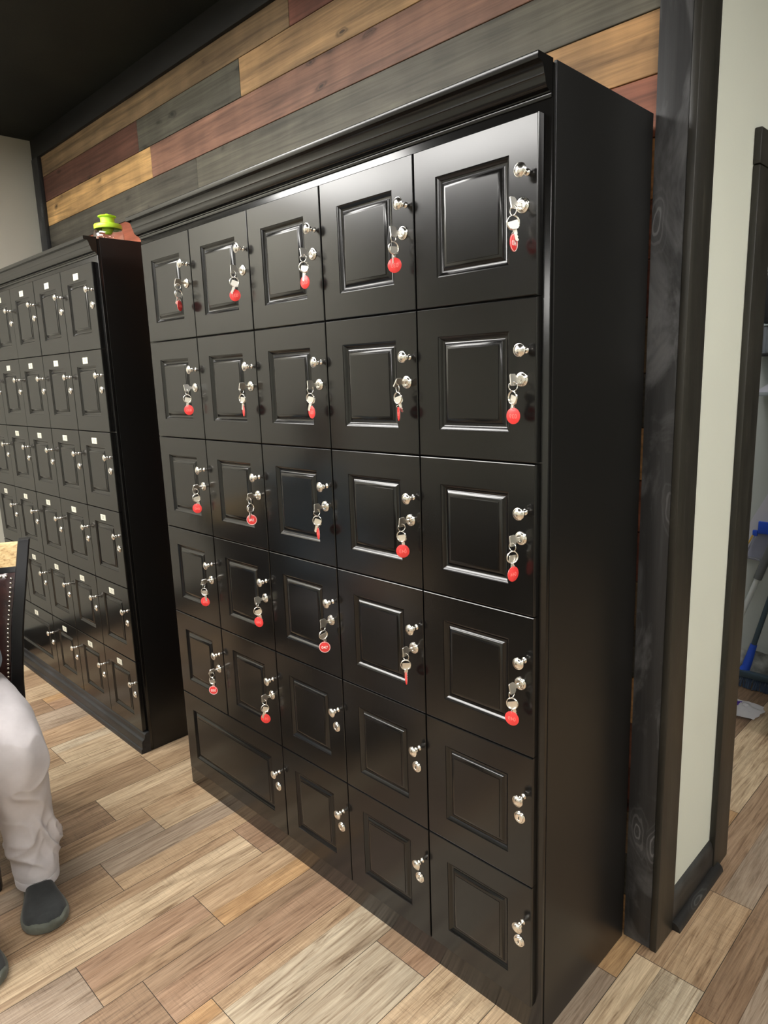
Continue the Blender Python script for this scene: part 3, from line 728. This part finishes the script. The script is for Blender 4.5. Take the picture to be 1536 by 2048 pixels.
# ------------------------------------------------------------------ PERSON, seated, facing the aisle
def loft(bm, path, seg=48, sub=8, exps=2.0):
    """path: (x,y,z, ra, rb, yaw) rings horizontal-ish, perpendicular to path"""
    pts = catmull([tuple(p) for p in path], sub); rings = []
    Cs = [V(p[:3]) for p in pts]
    ref = V((0, 1, 0))
    for i, p in enumerate(pts):
        t = (Cs[min(i+1, len(Cs)-1)]-Cs[max(i-1, 0)]).normalized()
        b = (ref - t*ref.dot(t)).normalized(); a = b.cross(t)
        rings.append([bm.verts.new(Cs[i]+a*math.cos(2*PI*k/seg)*p[3]+b*math.sin(2*PI*k/seg)*p[4]) for k in range(seg)])
    for r0, r1 in zip(rings, rings[1:]): ring_faces(bm, r0, r1)
    return rings
def person():
    e = wempty('person', (-.15, -.75, 0)); tag(e, 'person in pale grey trousers and charcoal slip-on shoes, seated on the brown leather chair', 'person')
    hip = V((-.20, -.76, .59))
    # body: one continuous surface ----------------------------------
    bm = B()
    KL = V((.140, -.632, .515)); AL = V((.085, -.600, .10)); HL = V((-.20, -.665, .575))
    KR = V((.235, -.860, .515)); AR = V((.250, -.850, .10)); HR = V((-.22, -.845, .575))
    for H_, K_, A_ in ((HL, KL, AL), (HR, KR, AR)):
        capsule(bm, H_, K_, .078, .052); capsule(bm, K_, A_, .050, .034)
        capsule(bm, A_, A_+V((.0, 0, -.055)), .034, .030); capsule(bm, A_+V((0, 0, -.058)), A_+V((.13, -.02, -.070)), .028, .020)
    chest = V((-.25, -.81, .96)); neck = V((-.17, -.83, 1.17)); 
    ellipsoid(bm, hip, (.12, .165, .10)); capsule(bm, hip, chest, .125, .135); ellipsoid(bm, chest, (.115, .165, .19), Euler((0, .3, 0)))
    capsule(bm, chest+V((.03, 0, .12)), neck, .075, .056)
    head = V((-.12, -.84, 1.30)); ellipsoid(bm, head, (.098, .075, .118)); ellipsoid(bm, head+V((.035, 0, -.05)), (.062, .058, .066))
    capsule(bm, neck, head+V((-.02, 0, -.06)), .056, .056)
    capsule(bm, head+V((.092, 0, .02)), head+V((.112, 0, -.022)), .009, .014)                 # nose
    for s in (-1, 1):
        ellipsoid(bm, head+V((-.005, s*.077, -.005)), (.018, .008, .030)); ellipsoid(bm, head+V((.082, s*.032, .028)), (.012, .020, .008))
    capsule(bm, head+V((.089, -.02, -.058)), head+V((.089, .02, -.058)), .008, .008)           # lips
    SL = V((-.24, -.645, 1.06)); EL = V((-.075, -.625, .705)); WL = V((.13, -.74, .665))
    SR = V((-.26, -1.00, 1.06)); ER = V((-.09, -1.00, .75)); WR = V((.16, -.85, .665))
    for S_, E_, W_, s in ((SL, EL, WL, 1), (SR, ER, WR, -1)):
        capsule(bm, chest+V((.02, s*.08, .10)), S_, .07, .058)
        capsule(bm, S_, E_, .052, .040); capsule(bm, E_, W_, .040, .026)
        d = (W_-E_).normalized(); side = V((0, 0, 1)).cross(d).normalized()*s
        palm = W_+d*.055; ellipsoid(bm, palm, (.048, .042, .017), Euler((0, 0, math.atan2(d.y, d.x))))
        for q_, (ln, o2) in enumerate(((.070, .030), (.078, .011), (.073, -.009), (.058, -.028))):
            a = palm+d*.035+side*(-o2)*1.0; b = a+d*ln*.45+V((0, 0, -.006)); c = b+d*ln*.35+V((0, 0, -.018)); f_ = c+d*ln*.15+V((0, 0, -.018))
            capsule(bm, a, b, .0088, .0082, 10, 4); capsule(bm, b, c, .0082, .0075, 10, 4); capsule(bm, c, f_, .0075, .0066, 10, 4)
        a = W_+d*.02-side*.018; capsule(bm, a, a+d*.03-side*.028, .012, .0095, 10, 4); capsule(bm, a+d*.03-side*.028, a+d*.058-side*.036+V((0, 0, -.006)), .0095, .008, 10, 4)
    remesh('body', bm, .0055, M['skin'], e, 3)
    # hair
    bm = B(); ellipsoid(bm, head+V((-.014, 0, .028)), (.103, .084, .108))
    for v in [v for v in bm.verts if (v.co-head).x > .055 and (v.co-head).z < .075 or (v.co-head).z < -.04]: bm.verts.remove(v)
    obj('hair', bm, M['hair'], e, 60)
    # trousers -------------------------------------------------------
    bm = B()
    for H_, K_, A_, w_ in ((HL, KL, AL, 1.), (HR, KR, AR, 1.)):
        dn = (A_-K_)
        path = [(*(H_+V((-.06, 0, .0))), .108, .108), (*H_, .108, .108), (*(H_.lerp(K_, .5)+V((0, 0, .020))), .104, .102), (*(H_.lerp(K_, .84)+V((0, 0, .014))), .092, .096),
                (*(K_+V((.010, 0, -.045))), .084, .091), (*(K_+dn*.25+V((.012, 0, 0))), .080, .088), (*(K_+dn*.52), .076, .084), (*(K_+dn*.75+V((.004, 0, 0))), .074, .078), (*(K_+dn*.90+V((.008, 0, 0))), .076, .076), (*(A_+V((.024, -.004, -.010))), .074, .068), (*(A_+V((.034, -.006, -.062))), .066, .060)]
        r = loft(bm, path, 40, 8)
        bm.faces.new(r[0]); bm.faces.new(r[-1])
    ellipsoid(bm, hip+V((-.01, 0, 0)), (.145, .195, .13)); capsule(bm, hip, hip+V((.01, -.01, .14)), .14, .142)
    t = remesh('trousers', bm, .0048, M['trouser'], e, 5)
    me = t.data
    def fold(p, n_):
        # soft wrinkles: few slanting ridges bunching above the hem and behind the knee, long drag lines elsewhere
        z = p.z
        s_ankle = max(0., 1-abs(z-.16)/.12)**.7; s_knee = max(0., 1-abs(z-.40)/.14)
        wv = noise.noise(V((p.x*7, p.y*7, z*5)))
        q1 = V((p.x*6+wv, p.y*6, z*15+(p.y+.6)*14*math.sin(p.x*3+1)+wv*1.2))
        r1 = 1-abs(noise.noise(q1)*1.6)
        q2 = V((p.x*9+3, p.y*9+wv, z*4.5-p.y*7)); r2 = 1-abs(noise.noise(q2)*1.6)
        return (max(0, r1)**2-.45)*.024*s_ankle + (max(0, r2)**2-.45)*(.012*s_knee+.006) + noise.noise(V((p.x*4, p.y*4, z*4)))*.007
    me.update()
    nr = [v.normal.copy() for v in me.vertices]
    for v, n_ in zip(me.vertices, nr):
        p = v.co
        if p.z > .075: v.co = p + n_*fold(p, n_)*min(1., (p.z-.075)/.04)
    # open cuff hems at the ankles
    for A_ in (AL, AR):
        bm = B(); c = A_+V((.034, -.006, -.052)); prof = [(.0645, -.014), (.0675, -.013), (.0685, .010), (.0660, .014)]
        m_ = Matrix.Translation(c) @ Matrix.Rotation(.06, 4, 'Y') @ Matrix.Diagonal((1.0, .92, 1, 1))
        lathe(bm, prof, 40, m_)
        h = obj('trouser_hem', bm, M['trouser'], e, 60)
    # shirt ----------------------------------------------------------
    bm = B(); capsule(bm, hip+V((0, 0, .04)), chest, .165, .160); ellipsoid(bm, hip+V((0, 0, .05)), (.162, .20, .11)); ellipsoid(bm, chest, (.135, .185, .205), Euler((0, .3, 0))); capsule(bm, chest+V((.03, 0, .12)), neck-V((.01, 0, .02)), .09, .068)
    for S_, E_, W_, s in ((SL, EL, WL, 1), (SR, ER, WR, -1)):
        capsule(bm, chest+V((.02, s*.08, .10)), S_, .085, .074); capsule(bm, S_, E_, .070, .060); capsule(bm, E_, E_.lerp(W_, .80), .058, .044)
    s_ = remesh('shirt', bm, .0075, M['shirt'], e, 4)
    for v, n_ in [(v, v.normal.copy()) for v in s_.data.vertices]:
        v.co = v.co + n_*(noise.noise(v.co*9)*.006)
    # shoes -----------------------------------------------------------
    def shoe(hc, ang, sd):
        """hc: heel back point on the floor, ang: direction"""
        L_ = .300; m4 = Matrix.Translation(hc) @ Matrix.Rotation(ang, 4, 'Z')
        # outline half widths along length: (s, left, right)
        out = [(0, .000, .000), (.03, .022, .022), (.10, .031, .031), (.22, .034, .034), (.38, .036, .037), (.52, .042, .044), (.66, .050, .053), (.78, .053, .056), (.88, .048, .050), (.95, .034, .034), (.985, .018, .016), (1., 0, 0)]
        sp = catmull([(a, b*1.12, c*1.12) for a, b, c in out], 4)
        def outline(off, z):
            left = [(a*L_, b+off if 0 < a < 1 else 0, 0) for a, b, c in sp]; right = [(a*L_, -(c+off) if 0 < a < 1 else 0, 0) for a, b, c in sp]
            loop = left + right[-2:0:-1]
            r = []
            for i, (x, y, _) in enumerate(loop):
                xx = x + (off if x > L_*.9 else (-off if x < L_*.1 else 0))*(1.)
                r.append((xx, y*sd, z))
            return r
        bm = B(); prev = None
        for off, z in ((-.004, .002), (.001, .003), (.003, .007), (.003, .015), (.001, .018), (-.004, .020)):
            rr = [bm.verts.new(m4 @ V(p)) for p in outline(off, z)]
            # toe bumper: rises round the toe
            for v_, p in zip(rr, outline(off, z)):
                if z > .012 and p[0] > L_*.80: v_.co.z += .009*min(1, (p[0]-L_*.80)/(L_*.10)) + .0035*math.sin(p[1]*160)
            if prev: ring_faces(bm, prev, rr)
            else: bm.faces.new(rr)
            prev = rr
        bm.faces.new(prev)
        obj('shoe_sole', bm, M['sole'], e, 50)
        bm = B(); prev = None; nn = 12
        for k in range(nn+1):
            t_ = k/nn; a_ = t_*PI/2
            ringp = []
            for p in outline(-.002, .014):
                s_ = p[0]/L_
                top = .062 if s_ < .40 else (.062-.022*min(1, (s_-.40)/.54)**.85)
                cx = .5*L_
                # shrink towards a spine line
                yy = p[1]*math.cos(a_)**.55 if k < nn else 0
                xx = p[0] if .12*L_ < p[0] < .86*L_ else (p[0]-((p[0]-.86*L_)*(1-math.cos(a_)**.8)) if p[0] > .5*L_ else p[0]+(.12*L_-p[0])*(1-math.cos(a_)**.8)*.5)
                ringp.append(bm.verts.new(m4 @ V((xx, yy, .014+(top-.014)*math.sin(a_)**.9))))
            if prev: ring_faces(bm, prev, ringp)
            prev = ringp
        bmesh.ops.remove_doubles(bm, verts=bm.verts, dist=.0004)
        obj('shoe_upper', bm, M['shoe'], e, 60)
    shoe(V((.045, -.592, 0)), math.atan2(-.060, .29), 1)
    shoe(V((.140, -.800, 0)), math.atan2(-.050, .29), -1)
person()

# ------------------------------------------------------------------ TABLE, unseen, added to darken the reflections in the doors
e = empty('table', (.10, -2.02, 0)); tag(e, 'added black rectangular table, out of frame, darkening the reflections in the tall lockers', 'table')
bm = B(); box(bm, -.78, .56, -.50, .60, .735, .765, .006); obj('table_top', bm, M['chair_black'], e, 40)
bm = B(); box(bm, -.70, .48, -.42, .52, .64, .734, .003); obj('apron', bm, M['chair_black'], e, 40)
for x in (-.70, .42):
    for y in (-.42, .46):
        bm = B(); box(bm, x, x+.07, y, y+.07, 0, .639, .006); obj('leg', bm, M['chair_black'], e, 40)
bm = B(); box(bm, -.62, .41, -.02, .02, .10, .60, .003); obj('modesty_panel', bm, M['chair_black'], e, 40)

# ------------------------------------------------------------------ CLOSET CONTENTS
def rod(name, a, b, r, m, parent, seg=14):
    bm = B(); a = V(a); b = V(b); tube(bm, [a, a.lerp(b, .5), b], r, seg); return obj(name, bm, m, parent, 40)
e = wempty('push_broom', (1.27, 2.25, 0)); tag(e, 'broom with slate grey pole and bright blue socket leaning in the closet', 'broom')
f0 = V((1.262, 2.28, .075)); tp = V((1.60-.14, 2.42, 1.10)); d = (tp-f0).normalized()
rod('pole', f0+d*.06, tp, .012, M['pole'], e)
bm = B(); tube(bm, [f0-d*.01, f0+d*.04, f0+d*.11, f0+d*.13], [.020, .020, .016, .015], 14); tube(bm, [V((1.225, 2.262, .050)), V((1.245, 2.268, .058)), f0+d*.02], [.014, .018, .018], 12); obj('socket', bm, M['blue'], e, 40)
bm = B(); box(bm, 1.205, 1.47, 2.24, 2.275, .045, .075, .006); obj('broom_block', bm, M['pole'], e, 40)
bm = B()
for k in range(64):
    x = 1.207+.0041*k; o2 = random.uniform(-.008, .008); tube(bm, [V((x, 2.257, .048)), V((x+o2*.4, 2.235+o2, .025)), V((x+o2, 2.225+o2*1.5, .002))], [.0024, .003, .0034], 5)
obj('bristles', bm, M['bristle_tip'], e, 60)
# grey floor cloth hanging behind the broom
bm = B(); nx, nz = 30, 12; gr = []
for k in range(nz+1):
    gr.append([bm.verts.new((1.17+.33*i/nx, 2.40-.10*(1-k/nz)**1.3+.006*math.sin(i*.9+k*.5), .008+.120*(k/nz)+.004*math.sin(i*.7))) for i in range(nx+1)])
for k in range(nz):
    for i in range(nx): bm.faces.new((gr[k][i], gr[k][i+1], gr[k+1][i+1], gr[k+1][i]))
bmesh.ops.solidify(bm, geom=bm.faces[:], thickness=.006)
tag(obj('dust_mop_cloth', bm, M['bristle'], None, 60), 'smudged grey mop cloth lying against the closet wall behind the broom', 'mop cloth')
# mop handle with grey grip
e = wempty('mop', (1.20, 2.38, 0)); tag(e, 'white pole with grey foam grip leaning in the closet, left of the broom', 'mop')
a = V((1.180, 2.30, .20)); b = V((1.445, 2.345, 1.10)); d = b-a
rod('pole', a, b, .0125, M['whitepole'], e); rod('grip', a+d*.36, a+d*.56, .0185, M['grip'], e)
bm = B(); tube(bm, [V((1.205, 2.295, .37)), V((1.212, 2.29, .29)), V((1.196, 2.29, .20)), V((1.190, 2.30, .10))], [.024, .020, .026, .012], 12, flat=.5); obj('mop_head_cover', bm, M['paper'], e, 50)
# dustpan: white panel, clear pan, blue clip, yellow cord
e = wempty('dustpan', (1.24, 2.40, .58)); tag(e, 'upright white and clear plastic dustpan with blue clip against the closet wall', 'dustpan')
bm = B(); pts = [(1.185, .60), (1.175, .735), (1.30, 1.00), (1.34, 1.00), (1.34, .60)]
a = [bm.verts.new((x, 2.435, z)) for x, z in pts]; b = [bm.verts.new((x, 2.447, z)) for x, z in pts]; ring_faces(bm, a, b); bm.faces.new(a); bm.faces.new(b)
obj('back_panel', bm, M['panel_white'], e)
bm = B(); pts = [(1.188, .600), (1.330, .585), (1.320, .76), (1.235, .74)]
a = [bm.verts.new((x, 2.385, z)) for x, z in pts]; b = [bm.verts.new((x, 2.432, z)) for x, z in pts]; ring_faces(bm, a, b); bm.faces.new(a); bm.faces.new(b)
obj('pan', bm, M['smoke'], e)
bm = B(); box(bm, 1.222, 1.244, 2.372, 2.386, .715, .745, .004); box(bm, 1.245, 1.33, 2.372, 2.386, .73, .79, .004); obj('clip', bm, M['blue'], e, 40)
bm = B(); tube(bm, [V((1.226, 2.37, .72)), V((1.214, 2.37, .69)), V((1.196, 2.372, .655)), V((1.185, 2.375, .63))], .004, 8); obj('cord', bm, M['yellow'], e, 40)
# white crumpled cloth with purple print
bm = B(); nx = 26; gr = []
for k in range(15):
    row = []
    for i in range(nx+1):
        u, v_ = i/nx-.5, k/14-.5; p = V((u*5, v_*5, 3.1)); ed = 1+.18*noise.noise(V((math.atan2(v_, u)*2, 1, 0)))
        row.append(bm.verts.new((1.325+u*.20*ed, 1.975+v_*.16*ed, .012+.055*(.5+.5*noise.noise(p*2.4))*max(.1, 1-1.6*(u*u+v_*v_)**.5*1.3))))
    gr.append(row)
for k in range(14):
    for i in range(nx):
        f = bm.faces.new((gr[k][i], gr[k][i+1], gr[k+1][i+1], gr[k+1][i]))
        if 9 <= i <= 13 and 5 <= k <= 11: f.material_index = 1
bmesh.ops.solidify(bm, geom=bm.faces[:], thickness=.004)
tag(obj('crumpled_cloth', bm, [M['paper'], M['purple']], None, 60), 'crumpled white cloth with purple print on the closet floor', 'cloth')
# wall shelf with bracket and clear bins
e = wempty('wall_shelf', (1.35, 2.36, 1.39)); tag(e, 'grey metal shelf with white end bracket high on the closet wall', 'shelf')
bm = B(); box(bm, 1.20, 1.50, 2.26, 2.46, 1.385, 1.400, .002); obj('shelf_board', bm, M['metal_shelf'], e, 40)
bm = B(); pts = [(1.21, 1.401), (1.30, 1.46), (1.50, 1.46), (1.50, 1.401)]
a = [bm.verts.new((x, 2.30, z)) for x, z in pts]; b = [bm.verts.new((x, 2.42, z)) for x, z in pts]; ring_faces(bm, a, b); bm.faces.new(a); bm.faces.new(b); obj('bracket', bm, M['panel_white'], e)
e = wempty('storage_bin', (1.36, 2.38, 1.575)); tag(e, 'clear plastic storage bin on the upper closet shelf', 'storage bin')
bm = B(); box(bm, 1.228, 1.50, 2.30, 2.44, 1.575, 1.690, .004); obj('bin_body', bm, M['smoke'], e, 40)
bm = B(); box(bm, 1.222, 1.50, 2.295, 2.445, 1.691, 1.700, .002); obj('bin_lid', bm, M['metal_shelf'], e, 40)
bm = B(); box(bm, 1.18, 1.50, 2.27, 2.46, 1.560, 1.574, .002); tag(obj('upper_shelf', bm, M['black_soft'], None, 30), 'thin black shelf holding the clear bin in the closet', 'shelf')
bm = B(); box(bm, 1.20, 1.50, 2.30, 2.45, 1.702, 1.93, .03, 0, 4)
tag(obj('nylon_bag', bm, M['black_soft'], None, 50), 'black nylon bag on top of the clear bin in the closet', 'bag')
